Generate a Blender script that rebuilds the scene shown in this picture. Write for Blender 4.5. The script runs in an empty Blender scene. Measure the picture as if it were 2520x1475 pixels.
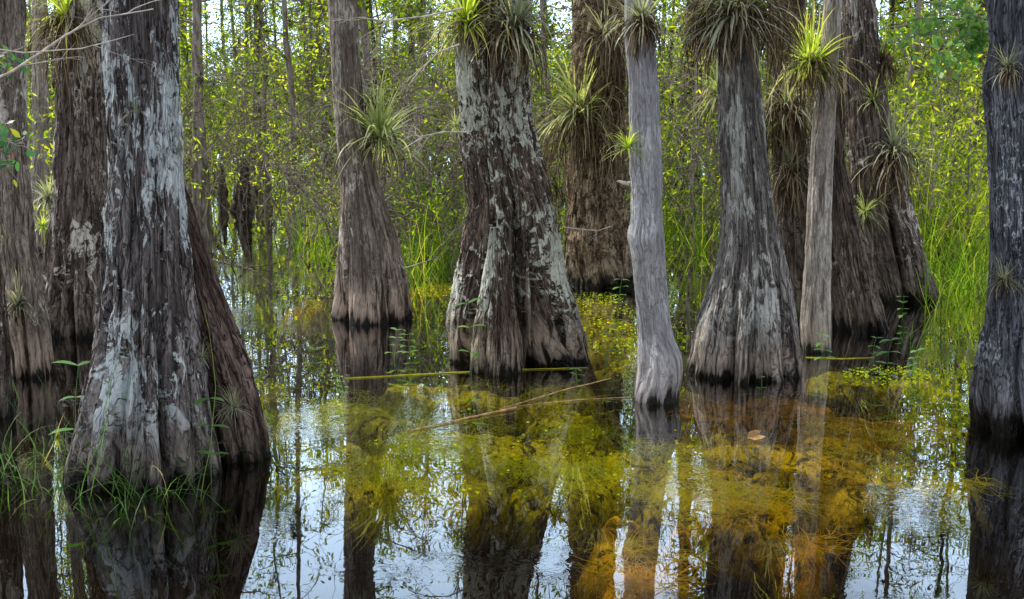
import bpy, math
import numpy as np
rng = np.random.default_rng(11)
scene = bpy.context.scene
COL = scene.collection
PW, PH, F, CH = 2520.0, 1475.0, 3042.0, 2.4
PIT = math.atan(537.5/F)
cp, sp = math.cos(PIT), math.sin(PIT)

def ray(px, py):
    x = (px-PW/2)/F; y = -(py-PH/2)/F
    return np.array([x, cp + y*sp, -sp + y*cp])
def ground(px, py, z=0.0):
    d = ray(px, py); t = (CH-z)/(-d[2]); return np.array([d[0]*t, d[1]*t, z])
def atY(px, py, Y):
    d = ray(px, py); t = Y/d[1]; return np.array([d[0]*t, Y, CH+d[2]*t])

# ------------------------------------------------------------ noise
def _h(i, j, k):
    n = (i*73856093) ^ (j*19349663) ^ (k*83492791)
    n = (n ^ (n >> 13)) * 1274126177
    n = n & 0x7fffffff
    n = (n ^ (n >> 16)) & 0xffff
    return n/65535.0
def vnoise(x, y, z):
    x, y, z = np.broadcast_arrays(x, y, z)
    i = np.floor(x).astype(np.int64); j = np.floor(y).astype(np.int64); k = np.floor(z).astype(np.int64)
    u = x-i; v = y-j; w = z-k
    u = u*u*(3-2*u); v = v*v*(3-2*v); w = w*w*(3-2*w)
    r = 0
    for a in (0, 1):
        for b in (0, 1):
            for c in (0, 1):
                r = r + _h(i+a, j+b, k+c)*(u if a else 1-u)*(v if b else 1-v)*(w if c else 1-w)
    return r
def fbm(x, y, z, o=4):
    s = 0; a = .5; t = 0
    for q in range(o):
        s = s + a*vnoise(x*2**q+q*17.3, y*2**q+q*5.1, z*2**q+q*9.7); t += a; a *= .5
    return s/t

# ------------------------------------------------------------ mesh helpers
def mk(name, V, F_, mat=None, parent=None, attrs=None, smooth=True):
    V = np.asarray(V, dtype=np.float32).reshape(-1, 3)
    if isinstance(F_, np.ndarray): F_ = [F_]
    me = bpy.data.meshes.new(name)
    me.vertices.add(len(V)); me.vertices.foreach_set('co', V.ravel())
    nl = sum(f.size for f in F_); npoly = sum(len(f) for f in F_)
    me.loops.add(nl); me.loops.foreach_set('vertex_index', np.concatenate([f.ravel() for f in F_]).astype(np.int32))
    st = []; o = 0
    for f in F_:
        st.append(o + np.arange(len(f))*f.shape[1]); o += f.size
    me.polygons.add(npoly); me.polygons.foreach_set('loop_start', np.concatenate(st).astype(np.int32))
    me.polygons.foreach_set('use_smooth', np.full(npoly, smooth))
    me.update(calc_edges=True)
    if attrs:
        for k, a in attrs.items():
            a = np.asarray(a, dtype=np.float32)
            if a.ndim == 2:
                at = me.attributes.new(k, 'FLOAT_VECTOR', 'POINT'); at.data.foreach_set('vector', a.ravel())
            else:
                at = me.attributes.new(k, 'FLOAT', 'POINT'); at.data.foreach_set('value', a.ravel())
    if mat: me.materials.append(mat)
    ob = bpy.data.objects.new(name, me); COL.objects.link(ob)
    if parent: ob.parent = parent
    return ob
def tag(o, label=None, cat=None, group=None, kind=None):
    if label: o['label'] = label
    if cat: o['category'] = cat
    if group: o['group'] = group
    if kind: o['kind'] = kind
    return o
def empty(name, loc, label, cat, group=None):
    o = bpy.data.objects.new(name, None); COL.objects.link(o); o.location = tuple(float(a) for a in loc)
    o.empty_display_size = .2
    return tag(o, label, cat, group)

def unit(v): return v/np.maximum(np.linalg.norm(v, axis=-1, keepdims=True), 1e-9)
def paths(S, D, L, droop=0., wob=0., segs=6, r=rng):
    n = len(S); P = np.zeros((n, segs+1, 3)); P[:, 0] = S; d = unit(np.array(D, float))
    L = np.broadcast_to(L, n); droop = np.broadcast_to(droop, n)
    for i in range(segs):
        P[:, i+1] = P[:, i] + d*(L/segs)[:, None]
        d = d + r.normal(0, 1, (n, 3))*wob
        d[:, 2] -= droop/segs*(0.6+1.2*i/segs)
        d = unit(d)
    return P
class Geo:
    def __init__(s): s.V = []; s.F = {}; s.n = 0; s.t = []; s.r = []
    def add(s, V, F_, t=None, r=None):
        V = V.reshape(-1, 3); s.V.append(V); s.F.setdefault(F_.shape[1], []).append(F_+s.n); s.n += len(V)
        s.t.append(np.zeros(len(V)) if t is None else t.ravel()); s.r.append(np.zeros(len(V)) if r is None else r.ravel())
    def ribbon(s, P, w, pw=.8, side=None, rr=None, basew=1.0):
        n, m, _ = P.shape; T = unit(np.gradient(P, axis=1))
        if side is None:
            up = np.array([0, 0, 1.]); sd = np.cross(T, up); sd = unit(sd + 1e-4)
            q = sd.mean(axis=1, keepdims=True); sd = unit(sd*.5+q)
        else: sd = np.broadcast_to(side[:, None, :], P.shape)
        t = np.linspace(0, 1, m)
        wp = np.maximum((1-t)**pw, .03)*(basew+(1-basew)*np.minimum(t*4, 1))
        wv = np.broadcast_to(w, n)[:, None]*wp[None]
        V = np.stack([P-sd*wv[..., None]*.5, P+sd*wv[..., None]*.5], 2)
        idx = np.arange(n*m*2).reshape(n, m, 2)
        Fq = np.stack([idx[:, :-1, 0], idx[:, :-1, 1], idx[:, 1:, 1], idx[:, 1:, 0]], -1).reshape(-1, 4)
        rr = rng.random(n) if rr is None else rr
        s.add(V, Fq, np.broadcast_to(t[None, :, None], (n, m, 2)).copy(), np.broadcast_to(rr[:, None, None], (n, m, 2)).copy())
    def tube(s, P, r0, r1=None, sides=4, radii=None, rr=None):
        n, m, _ = P.shape; T = unit(np.gradient(P, axis=1))
        ref = np.where(np.abs(T[..., 2:3]) > .8, np.array([1., 0, 0]), np.array([0, 0, 1.]))
        A = unit(np.cross(T, ref)); B = np.cross(T, A)
        t = np.linspace(0, 1, m)
        if radii is None:
            R = np.broadcast_to(r0, n)[:, None]*(1-t)+np.broadcast_to(r1, n)[:, None]*t
        else: R = np.broadcast_to(radii, (n, m))
        a = np.arange(sides)*2*np.pi/sides
        V = P[:, :, None, :] + R[..., None, None]*(np.cos(a)[None, None, :, None]*A[:, :, None, :]+np.sin(a)[None, None, :, None]*B[:, :, None, :])
        idx = np.arange(n*m*sides).reshape(n, m, sides); nx = np.roll(idx, -1, 2)
        Fq = np.stack([idx[:, :-1], nx[:, :-1], nx[:, 1:], idx[:, 1:]], -1).reshape(-1, 4)
        rr = rng.random(n) if rr is None else rr
        s.add(V, Fq, np.broadcast_to(t[None, :, None], (n, m, sides)).copy(), np.broadcast_to(rr[:, None, None], (n, m, sides)).copy())
    def leaves(s, Cn, ln, wd, hexa=False, bias=None):
        n = len(Cn); u = unit(rng.normal(0, 1, (n, 3)) + (0 if bias is None else bias)); v = unit(np.cross(u, rng.normal(0, 1, (n, 3))))
        ln = (np.broadcast_to(ln, n)*rng.uniform(.6, 1.3, n))[:, None]; wd = (np.broadcast_to(wd, n)*rng.uniform(.7, 1.2, n))[:, None]
        if hexa:
            V = np.stack([Cn, Cn+u*ln*.3+v*wd*.5, Cn+u*ln*.65+v*wd*.42, Cn+u*ln, Cn+u*ln*.65-v*wd*.42, Cn+u*ln*.3-v*wd*.5], 1); k = 6
        else:
            V = np.stack([Cn, Cn+u*ln*.5+v*wd*.5, Cn+u*ln, Cn+u*ln*.5-v*wd*.5], 1); k = 4
        rr = np.repeat(rng.random(n), k)
        s.add(V, np.arange(n*k).reshape(n, k), None, rr)
    def build(s, name, mat, parent=None, smooth=True):
        return mk(name, np.concatenate(s.V), [np.concatenate(f) for f in s.F.values()], mat, parent, {'t': np.concatenate(s.t), 'rnd': np.concatenate(s.r)}, smooth)

# ------------------------------------------------------------ materials
def newmat(name):
    m = bpy.data.materials.new(name); m.use_nodes = True; nt = m.node_tree; nt.nodes.clear(); return m, nt
def node(nt, typ, props=None, **ins):
    n = nt.nodes.new(typ)
    for k, v in (props or {}).items(): setattr(n, k, v)
    for k, v in ins.items():
        key = int(k[1:]) if k[0] == 'i' and k[1:].isdigit() else k.replace('_', ' ')
        sock = n.inputs[key]
        if isinstance(v, bpy.types.NodeSocket): nt.links.new(v, sock)
        else: sock.default_value = v
    return n
def ramp(nt, fac, stops):
    n = nt.nodes.new('ShaderNodeValToRGB'); nt.links.new(fac, n.inputs[0]); e = n.color_ramp.elements
    while len(e) > 1: e.remove(e[-1])
    e[0].position = stops[0][0]; e[0].color = (*stops[0][1], 1)
    for p, c in stops[1:]:
        q = e.new(p); q.color = (*c, 1)
    return n.outputs[0]
def mixc(nt, f, a, b, mode='MIX'):
    n = node(nt, 'ShaderNodeMix', {'data_type': 'RGBA', 'blend_type': mode})
    for s, v in ((n.inputs[0], f), (n.inputs[6], a), (n.inputs[7], b)):
        if isinstance(v, bpy.types.NodeSocket): nt.links.new(v, s)
        else: s.default_value = v if not isinstance(v, tuple) else (*v[:3], 1)
    return n.outputs[2]
def mth(nt, op, a, b=0.0, c=None):
    n = nt.nodes.new('ShaderNodeMath'); n.operation = op
    for i, v in enumerate((a, b) if c is None else (a, b, c)):
        if isinstance(v, bpy.types.NodeSocket): nt.links.new(v, n.inputs[i])
        else: n.inputs[i].default_value = v
    return n.outputs[0]
def mapr(nt, v, a, b, c=0., d=1.):
    n = node(nt, 'ShaderNodeMapRange', {'interpolation_type': 'SMOOTHSTEP'}); nt.links.new(v, n.inputs[0])
    for i, x in enumerate((a, b, c, d)): n.inputs[i+1].default_value = x
    return n.outputs[0]
def nz(nt, vec, sc, det=5, rough=.6, dist=0., off=(0, 0, 0)):
    mp = node(nt, 'ShaderNodeMapping', Vector=vec, Scale=sc, Location=off)
    return node(nt, 'ShaderNodeTexNoise', Vector=mp.outputs[0], Scale=1.0, Detail=det, Roughness=rough, Distortion=dist).outputs[0]

def bark(name, cd, cm, cl, lich=.5, lc=(.52, .60, .62), wet=.045, tan=(.30, .26, .22), tanamt=.6, sx=26, sz=2.4, bump=1., lsc=(11, 11, 5), patch=1.3, off=0, crack=.85):
    m, nt = newmat(name)
    at = node(nt, 'ShaderNodeAttribute', {'attribute_name': 'bk'}).outputs['Vector']
    o = (off*3.1, off*1.7, off*2.3)
    st = nz(nt, at, (sx, sx, sz), 5, .68, .6, o)
    fi = nz(nt, at, (sx*4, sx*4, sz*9), 2, .6, 0, o)
    big = nz(nt, at, (2.6, 2.6, 1.7), 4, .65, .5, o)
    col = ramp(nt, st, [(.37, cd), (.46, cm), (.58, cl), (.8, cl)])
    col = mixc(nt, mapr(nt, big, .40, .60, .0, .65), col, mixc(nt, .35, cd, cm), 'MIX')
    ck = nz(nt, at, (sx*.62, sx*.62, sz*1.6), 3, .6, 1.0, (o[0]+3, o[1], o[2]))
    ck = mapr(nt, mth(nt, 'ABSOLUTE', mth(nt, 'SUBTRACT', ck, .5)), .0, .032, crack, 0.)
    col = mixc(nt, ck, col, tuple(a*.3 for a in cd))
    col = mixc(nt, mapr(nt, fi, .36, .58, .5, 0.), col, cd)
    z = node(nt, 'ShaderNodeSeparateXYZ', Vector=at).outputs[2]
    jag = nz(nt, at, (16, 16, 1.2), 3, .7, 0, o)
    zz = mth(nt, 'ADD', z, mth(nt, 'MULTIPLY', mth(nt, 'SUBTRACT', jag, .5), -.5))
    tm = mth(nt, 'MULTIPLY', mapr(nt, zz, wet+.10, wet+.45, 1., 0.), tanamt)
    col = mixc(nt, tm, col, mixc(nt, mapr(nt, st, .38, .55), cd, tan))
    if lich > 0:
        l1 = nz(nt, at, lsc, 6, .72, 1.0, (o[0]+5, o[1], o[2])); l2 = nz(nt, at, (patch, patch, patch*.5), 2, .55, .2, (o[0], o[1]+9, o[2]))
        sm = mth(nt, 'ADD', l1, mth(nt, 'MULTIPLY', mth(nt, 'SUBTRACT', l2, .5), .9))
        thr = .78-.30*lich
        lm = mth(nt, 'MULTIPLY', mapr(nt, sm, thr, thr+.015), mapr(nt, zz, wet+.12, wet+.60))
        lm = mth(nt, 'MULTIPLY', lm, mth(nt, 'SUBTRACT', 1., mth(nt, 'MULTIPLY', ck, .55)))
        lm = mth(nt, 'MULTIPLY', lm, mapr(nt, fi, .30, .46, .75, 1.))
        lcol = mixc(nt, mapr(nt, st, .38, .56), tuple(a*.8 for a in lc), lc)
        col = mixc(nt, lm, col, lcol)
    soft = mapr(nt, zz, wet, wet+.13, .5, 0.)
    col = mixc(nt, soft, col, (.022, .018, .014))
    wm = mapr(nt, zz, wet-.02, wet+.03, 1., 0.)
    col = mixc(nt, wm, col, (.010, .009, .007))
    rg = mth(nt, 'SUBTRACT', .92, mth(nt, 'MULTIPLY', wm, .5))
    h = mth(nt, 'ADD', mth(nt, 'MULTIPLY', st, 1.0), mth(nt, 'SUBTRACT', mth(nt, 'MULTIPLY', fi, .4), mth(nt, 'MULTIPLY', ck, .4)))
    bp = node(nt, 'ShaderNodeBump', Strength=bump, Distance=.05, Height=h).outputs[0]
    b = node(nt, 'ShaderNodeBsdfPrincipled', Base_Color=col, Roughness=rg, Normal=bp)
    b.inputs['Specular IOR Level'].default_value = .25
    out = node(nt, 'ShaderNodeOutputMaterial', Surface=b.outputs[0]); return m

def leafmat(name, stops, trans=.5, tipcol=None, gloss=.0):
    m, nt = newmat(name)
    r = node(nt, 'ShaderNodeAttribute', {'attribute_name': 'rnd'}).outputs['Fac']
    t = node(nt, 'ShaderNodeAttribute', {'attribute_name': 't'}).outputs['Fac']
    c = ramp(nt, r, stops)
    if tipcol: c = mixc(nt, mapr(nt, t, .35, 1.), c, tipcol)
    if gloss:
        d = node(nt, 'ShaderNodeBsdfPrincipled', Base_Color=c, Roughness=.45); d.inputs['Specular IOR Level'].default_value = .5
    else: d = node(nt, 'ShaderNodeBsdfDiffuse', Color=c)
    tr = node(nt, 'ShaderNodeBsdfTranslucent', Color=mixc(nt, 1., c, (1.9, 1.8, .9), 'MULTIPLY'))
    mx = node(nt, 'ShaderNodeMixShader', i0=trans, i1=d.outputs[0], i2=tr.outputs[0])
    node(nt, 'ShaderNodeOutputMaterial', Surface=mx.outputs[0]); return m

def wood(name, c1, c2):
    m, nt = newmat(name)
    tc = node(nt, 'ShaderNodeTexCoord').outputs['Object']
    n = nz(nt, tc, (14, 14, 4), 3, .65)
    r = node(nt, 'ShaderNodeAttribute', {'attribute_name': 'rnd'}).outputs['Fac']
    c = mixc(nt, mapr(nt, n, .38, .62), c1, c2)
    c = mixc(nt, mth(nt, 'MULTIPLY', r, .5), c, c1)
    b = node(nt, 'ShaderNodeBsdfDiffuse', Color=c)
    node(nt, 'ShaderNodeOutputMaterial', Surface=b.outputs[0]); return m

M = {}
M['bark_purple'] = bark('bark_purple', (.026, .021, .021), (.17, .148, .15), (.43, .40, .405), .76, (.76, .85, .90), tanamt=.4, tan=(.36, .31, .28), off=1, lsc=(12, 12, 6), patch=1.6)
M['bark_cleft'] = bark('bark_cleft', (.016, .010, .009), (.11, .072, .06), (.30, .22, .20), .42, (.64, .70, .72), tanamt=.2, off=1.5, lsc=(16, 16, 6))
M['bark_red'] = bark('bark_red', (.022, .015, .012), (.15, .107, .09), (.38, .31, .265), .83, (.80, .84, .76), tanamt=.85, tan=(.52, .43, .35), off=2, lsc=(13, 13, 9), patch=1.5)
M['bark_beige'] = bark('bark_beige', (.055, .042, .036), (.33, .275, .235), (.58, .51, .45), .5, (.72, .68, .63), tanamt=.85, tan=(.60, .47, .39), off=3, bump=.8, crack=.55)
M['bark_pale'] = bark('bark_pale', (.14, .12, .11), (.46, .42, .39), (.68, .64, .60), .5, (.76, .74, .71), tanamt=.85, tan=(.58, .50, .44), off=13, bump=.7, crack=.4)
M['bark_shag'] = bark('bark_shag', (.04, .027, .017), (.29, .21, .14), (.60, .49, .35), 0, tanamt=.6, tan=(.48, .39, .30), sx=14, sz=3, off=4, bump=1., wet=.10)
M['bark_silver'] = bark('bark_silver', (.20, .19, .21), (.43, .44, .49), (.62, .635, .70), .45, (.70, .73, .79), tanamt=.5, tan=(.50, .44, .42), sx=24, sz=2.6, off=5, bump=.7, wet=.03, crack=.5)
M['bark_grey'] = bark('bark_grey', (.045, .040, .038), (.36, .34, .33), (.66, .64, .62), .60, (.78, .80, .79), tanamt=.85, tan=(.62, .53, .46), sx=34, sz=2., off=6)
M['bark_white'] = bark('bark_white', (.030, .023, .019), (.19, .15, .13), (.45, .385, .35), .77, (.82, .78, .73), tanamt=.45, off=7, lsc=(9, 9, 5))
M['bark_blue'] = bark('bark_blue', (.026, .029, .037), (.15, .158, .20), (.36, .38, .46), .66, (.60, .67, .78), tanamt=.3, tan=(.26, .24, .24), lsc=(26, 26, 16), off=8, wet=.14)
M['bark_dull'] = bark('bark_dull', (.028, .021, .016), (.18, .135, .11), (.40, .335, .28), .5, (.54, .52, .46), tanamt=.4, off=9, wet=.10)
M['wood_dark'] = wood('wood_dark', (.035, .028, .024), (.18, .15, .13))
M['wood_mid'] = wood('wood_mid', (.15, .125, .11), (.46, .42, .38))
M['wood_pale'] = wood('wood_pale', (.40, .36, .32), (.70, .66, .60))
M['stick_yellow'] = wood('stick_yellow', (.34, .33, .04), (.52, .50, .06))
M['stick_tan'] = wood('stick_tan', (.32, .19, .08), (.56, .42, .24))
M['leaf_lime'] = leafmat('leaf_lime', [(0, (.14, .25, .02)), (.5, (.32, .46, .03)), (1, (.56, .58, .05))], .68)
M['leaf_mid'] = leafmat('leaf_mid', [(0, (.04, .09, .012)), (.5, (.14, .28, .02)), (1, (.38, .48, .03))], .64)
M['leaf_dark'] = leafmat('leaf_dark', [(0, (.025, .038, .013)), (.6, (.06, .09, .02)), (1, (.20, .18, .05))], .4)
M['leaf_near'] = leafmat('leaf_near', [(0, (.07, .19, .05)), (.6, (.14, .32, .08)), (1, (.27, .44, .12))], .45, gloss=1)
M['leaf_redgreen'] = leafmat('leaf_redgreen', [(0, (.03, .12, .06)), (.86, (.06, .20, .07)), (.90, (.30, .06, .03)), (.93, (.30, .34, .04)), (1, (.3, .34, .04))], .35, gloss=1)
M['grass'] = leafmat('grass_blade', [(0, (.035, .10, .03)), (.6, (.075, .19, .045)), (.85, (.17, .29, .07)), (1, (.40, .34, .22))], .42, gloss=1)
M['reed'] = leafmat('reed_blade', [(0, (.05, .12, .02)), (.6, (.16, .30, .03)), (.85, (.36, .47, .06)), (1, (.34, .29, .15))], .62)
M['air_green'] = leafmat('air_green', [(0, (.16, .22, .10)), (.6, (.31, .40, .19)), (1, (.47, .53, .30))], .48, (.46, .49, .27), gloss=1)
M['air_lime'] = leafmat('air_lime', [(0, (.20, .31, .05)), (.6, (.36, .49, .07)), (1, (.52, .58, .14))], .55, (.52, .52, .18), gloss=1)
M['air_grey'] = leafmat('air_grey', [(0, (.16, .20, .16)), (.6, (.32, .37, .30)), (1, (.52, .57, .48))], .38, (.45, .46, .38), gloss=1)
M['air_dead'] = leafmat('air_dead', [(0, (.024, .018, .013)), (.5, (.10, .075, .055)), (.85, (.25, .20, .145)), (1, (.46, .40, .32))], .3)
M['weed'] = leafmat('water_weed', [(0, (.18, .29, .008)), (.5, (.44, .48, .018)), (.8, (.54, .37, .02)), (1, (.52, .25, .03))], .4)
M['moss'] = leafmat('moss_clump', [(0, (.02, .02, .012)), (.6, (.05, .05, .03)), (1, (.12, .12, .07))], .3)

# ------------------------------------------------------------ main trees
TREES = {}
def trunkmesh(name, prof, Yc, mat, parent, org, top=None, lobes=7, A0=.05, A1=.3, hA=1.0, amp=.014, seed=0, nth=340, lump=.06, shag=0., groove=()):
    z = []; cx = []; rr = []
    for py, xl, xr in prof:
        a = atY(xl, py, Yc); b = atY(xr, py, Yc); z.append(a[2]); cx.append((a[0]+b[0])/2); rr.append((b[0]-a[0])/2)
    z = np.array(z)[::-1]; cx = np.array(cx)[::-1]; rr = np.array(rr)[::-1]
    s = (rr[0]-rr[1])/max(z[1]-z[0], .05); zb = -.55
    z = np.r_[zb, z]; cx = np.r_[cx[0], cx]; rr = np.r_[rr[0]+max(0, min(s, .5))*(z[1]-zb), rr]
    if top:
        sl = (cx[-1]-cx[-3])/(z[-1]-z[-3])*.5
        z = np.r_[z, z[-1]+.6, top]; cx = np.r_[cx, cx[-1]+sl*.6, cx[-1]+sl*(top-z[-2])*.6]; rr = np.r_[rr, rr[-1]*.97, rr[-1]*.42]
    ztop = z[-1]; ze = min(ztop, 3.7)
    zs = np.linspace(zb, ze, 270)
    if ztop > ze: zs = np.r_[zs, np.linspace(ze+.1, ztop, 26)]
    fine = np.linspace(zb-.3, ztop+.3, 1200); k = max(3, int(.09/(fine[1]-fine[0]))); ker = np.hanning(2*k+3); ker /= ker.sum()
    def sm(v):
        g = np.interp(fine, z, v); g = np.convolve(np.pad(g, k+1, 'edge'), ker, 'valid'); return np.interp(zs, fine, g)
    R = sm(rr)[:, None]; CX = sm(cx)[:, None]; Z = zs[:, None]
    th = np.arange(nth)*2*np.pi/nth; T = th[None]
    r_ = np.random.default_rng(int(seed)+100); ph = r_.uniform(0, 6.28, 6)
    Tw = T + .34*np.sin(T+ph[0]) + .2*np.sin(2*T+ph[1]) + .06*Z*np.sin(ph[2]) + .35*(vnoise(np.cos(T)*1.8+seed, np.sin(T)*1.8, Z*1.6)-.5)
    l1 = np.abs(np.cos(lobes*Tw/2+ph[3]))**.65
    n2 = lobes*2+3; l2 = np.abs(np.cos(n2*Tw/2+ph[4]))**.7
    A = A0+A1*np.exp(-np.maximum(Z, 0)/hA)
    r = R*(1-A*(1-l1)*(.3+1.3*vnoise(np.cos(T)*1.6, np.sin(T)*1.6+seed, Z*.9))-.35*A*(1-l2)*(1.6*vnoise(np.cos(T)*3, np.sin(T)*3+seed, Z*2)))
    for u0, u1, dep, wid, zt in groove:
        f = np.clip(Z/zt, 0, 1); u = u0+(u1-u0)*f + .10*(vnoise(0*Z+seed, 0*Z+3, Z*3)-.5)
        a0 = -np.pi/2+np.arcsin(np.clip(u, -.98, .98)); d = (T-a0+np.pi) % (2*np.pi)-np.pi
        r = r - R*dep*np.clip(1-np.abs(d)/(wid*(1.15-.7*f)), 0, 1)**.8*np.clip((zt-Z)/(.45*zt), 0, 1)
    Rc = float(np.mean(rr[:max(3, len(rr)//2)]))*.9
    bx = np.cos(T)*Rc; by = np.sin(T)*Rc
    n = fbm(bx*20+seed*3, by*20, Z*3.4, 3); rid = 1-np.abs(2*n-1)*1.6
    msk = .4+1.2*vnoise(bx*4+seed, by*4, Z*2)
    r = r + amp*msk*(rid-.5)*1.8 + lump*R*(fbm(np.cos(T)*1.6+seed, np.sin(T)*1.6, Z*2.2, 3)-.5)*2
    n3 = fbm(bx*9+seed*7, by*9, Z*8, 3); r = r+amp*2.2*(n3-.5)
    if shag:
        zz = Z*5.5+2.2*vnoise(bx*14, by*14+seed, Z*0.8); fr = zz-np.floor(zz); r = r+shag*(1-fr)*vnoise(bx*22, by*22, np.floor(zz)*3.1)
    r = np.maximum(r, R*.25)
    X = CX+r*np.cos(T); Y = r*np.sin(T)+(Yc+0*Z); ZZ = np.broadcast_to(Z, X.shape)
    V = np.stack([X-org[0], Y-org[1], ZZ], -1); m = len(zs)
    idx = np.arange(m*nth).reshape(m, nth); nx = np.roll(idx, -1, 1)
    Fq = np.stack([idx[:-1], nx[:-1], nx[1:], idx[1:]], -1).reshape(-1, 4)
    bk = np.stack([np.broadcast_to(bx, X.shape)+seed, np.broadcast_to(by, X.shape), ZZ], -1).reshape(-1, 3)
    cap = idx[-1][None, :]
    ob = mk(name, V, [Fq, cap], mat, parent, {'bk': bk})
    return ob, (zs, CX[:, 0], R[:, 0])
def crown_parts(parent, zs, cx, R, Yc, org, top, seed, nl=4, leaves=160, mat='leaf_mid'):
    r = np.random.default_rng(seed+500)
    hz = r.uniform(7.3, top, nl); ox = np.interp(hz, zs, cx)-org[0]; oy = Yc-org[1]
    S = np.stack([ox, np.full(nl, oy), hz], 1); az = r.uniform(0, 6.28, nl)
    D = np.stack([np.cos(az), np.sin(az), r.uniform(.2, .9, nl)], 1)
    P = paths(S, D, r.uniform(.8, 1.6, nl), .1, .12, 8, r)
    g = Geo(); g.tube(P, r.uniform(.03, .05, nl), .008, 6)
    S2 = P[:, 2:].reshape(-1, 3); D2 = r.normal(0, 1, S2.shape); D2[:, 2] *= .5
    P2 = paths(S2, D2, r.uniform(.3, .8, len(S2)), .2, .15, 5, r); g.tube(P2, .007, .002, 3)
    g.build('branches', M['wood_mid'], parent)
    k = r.integers(0, len(P2), leaves); q = r.integers(1, 6, leaves)
    c = P2[k, q]+r.normal(0, .07, (leaves, 3)); g = Geo(); g.leaves(c, .09, .03); g.build('crown', M[mat], parent, False)
def main_tree(key, prof, basey, mat, label, top=10, butt=None, crown=True, **kw):
    cxp = (prof[-1][1]+prof[-1][2])/2; g0 = ground(cxp, basey); rb = (prof[-1][2]-prof[-1][1])/2*g0[1]/F
    Yc = g0[1]+rb*.75; org = np.array([atY(cxp, basey, Yc)[0], Yc, 0.])
    e = empty('cypress_tree', org, label, 'tree')
    ob, (zs, cx, R) = trunkmesh('trunk', prof, Yc, M[mat], e, org, top=top, **kw)
    for i, (bp, by_, bm) in enumerate(butt or []):
        trunkmesh('buttress', bp, Yc+by_, M[bm], e, org, top=None, lobes=5, A0=.08, A1=.22, amp=.013, seed=kw.get('seed', 0)+31+i, nth=220, lump=.08)
    if crown: crown_parts(e, zs, cx, R, Yc, org, top, kw.get('seed', 0))
    TREES[key] = (Yc, zs, cx, R)
    return e
main_tree('T1', [(0, 255, 430), (200, 262, 440), (400, 264, 446), (500, 262, 455), (600, 255, 466), (700, 250, 476), (800, 238, 488), (900, 218, 505), (1000, 195, 522), (1100, 178, 542), (1195, 166, 560)], 1200, 'bark_purple',
          'big fluted cypress with bluish lichen flakes standing nearest the camera at left', 9.5, seed=1, lobes=8, A1=.32, nth=480, amp=.016, groove=[(-.62, -.5, .3, .16, 1.4), (-.2, -.1, .22, .12, 1.1), (.22, .1, .3, .14, 1.3), (.62, .5, .3, .14, 1.2)],
          butt=[([(400, 385, 440), (500, 405, 468), (600, 425, 500), (700, 445, 537), (800, 465, 577), (900, 490, 614), (1000, 515, 642), (1100, 535, 664), (1170, 545, 676)], .30, 'bark_cleft')])
main_tree('T2', [(0, -25, 58), (200, -15, 60), (400, -5, 68), (600, 0, 84), (700, 5, 100), (800, 10, 118), (930, 22, 136)], 930, 'bark_beige',
          'grey brown cypress cut by the left edge, flaring low with dark foot', 8, seed=2, lobes=5, crown=False, groove=[(.3, .2, .3, .2, 1.)])
main_tree('T2b', [(400, -150, -40), (560, -140, -5), (700, -145, 10), (800, -150, 20), (900, -160, 28), (1035, -170, 34)], 1040, 'bark_white',
          'sliver of a trunk at the extreme left edge above the grass', 2.6, seed=3, lobes=6, A1=.2, crown=False)
main_tree('T3', [(0, 150, 262), (200, 143, 265), (300, 140, 268), (450, 134, 275), (600, 118, 290), (700, 108, 300), (830, 98, 310)], 832, 'bark_white',
          'brown cypress with large white bald patches, half hidden behind the big left tree', 9, seed=4, lobes=7, crown=False, groove=[(-.4, -.3, .3, .2, 1.), (0, 0, .25, .15, 1.)])
main_tree('T3b', [(0, 80, 112), (200, 82, 116), (400, 80, 118), (500, 76, 120), (600, 66, 128)], 620, 'bark_pale',
          'slim pale pinkish trunk in the gap behind the two leftmost trees', 7, seed=5, lobes=5, A1=.2, nth=200, crown=False)
main_tree('T4', [(0, 806, 878), (200, 818, 890), (300, 825, 897), (400, 834, 922), (500, 838, 950), (600, 834, 982), (700, 824, 1003), (800, 812, 1019)], 797, 'bark_beige',
          'smooth beige trunk with bell shaped base left of centre', 9, seed=6, lobes=6, A1=.26, amp=.007, lump=.04, groove=[(-.65, -.55, .25, .14, 1.2)])
main_tree('T5', [(0, 1125, 1300), (100, 1116, 1308), (200, 1122, 1303), (300, 1137, 1310), (400, 1142, 1332), (500, 1152, 1360), (600, 1134, 1386), (700, 1115, 1405), (800, 1096, 1437), (905, 1084, 1468)], 905, 'bark_red',
          'thick red brown cypress with crusty grey lichen in the centre of the swamp', 9.5, seed=7, lobes=6, A1=.34, nth=520, lump=.10, amp=.019,
          groove=[(-.64, -.35, .6, .2, 1.4), (.14, .15, .6, .17, 2.0), (.55, .5, .3, .14, 1.2), (.8, .7, .25, .12, 1.)],
          butt=[([(560, 1208, 1228), (620, 1198, 1248), (700, 1186, 1262), (800, 1168, 1278), (890, 1154, 1294), (980, 1146, 1302)], -.58, 'bark_red')])
main_tree('T6', [(0, 1420, 1530), (200, 1408, 1534), (350, 1402, 1530), (500, 1400, 1536), (600, 1394, 1550), (700, 1400, 1562)], 707, 'bark_shag',
          'shaggy tan cypress draped with air plants behind the silver trunk', 9, seed=8, lobes=5, A1=.12, amp=.02, shag=.05, lump=.09)
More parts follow.
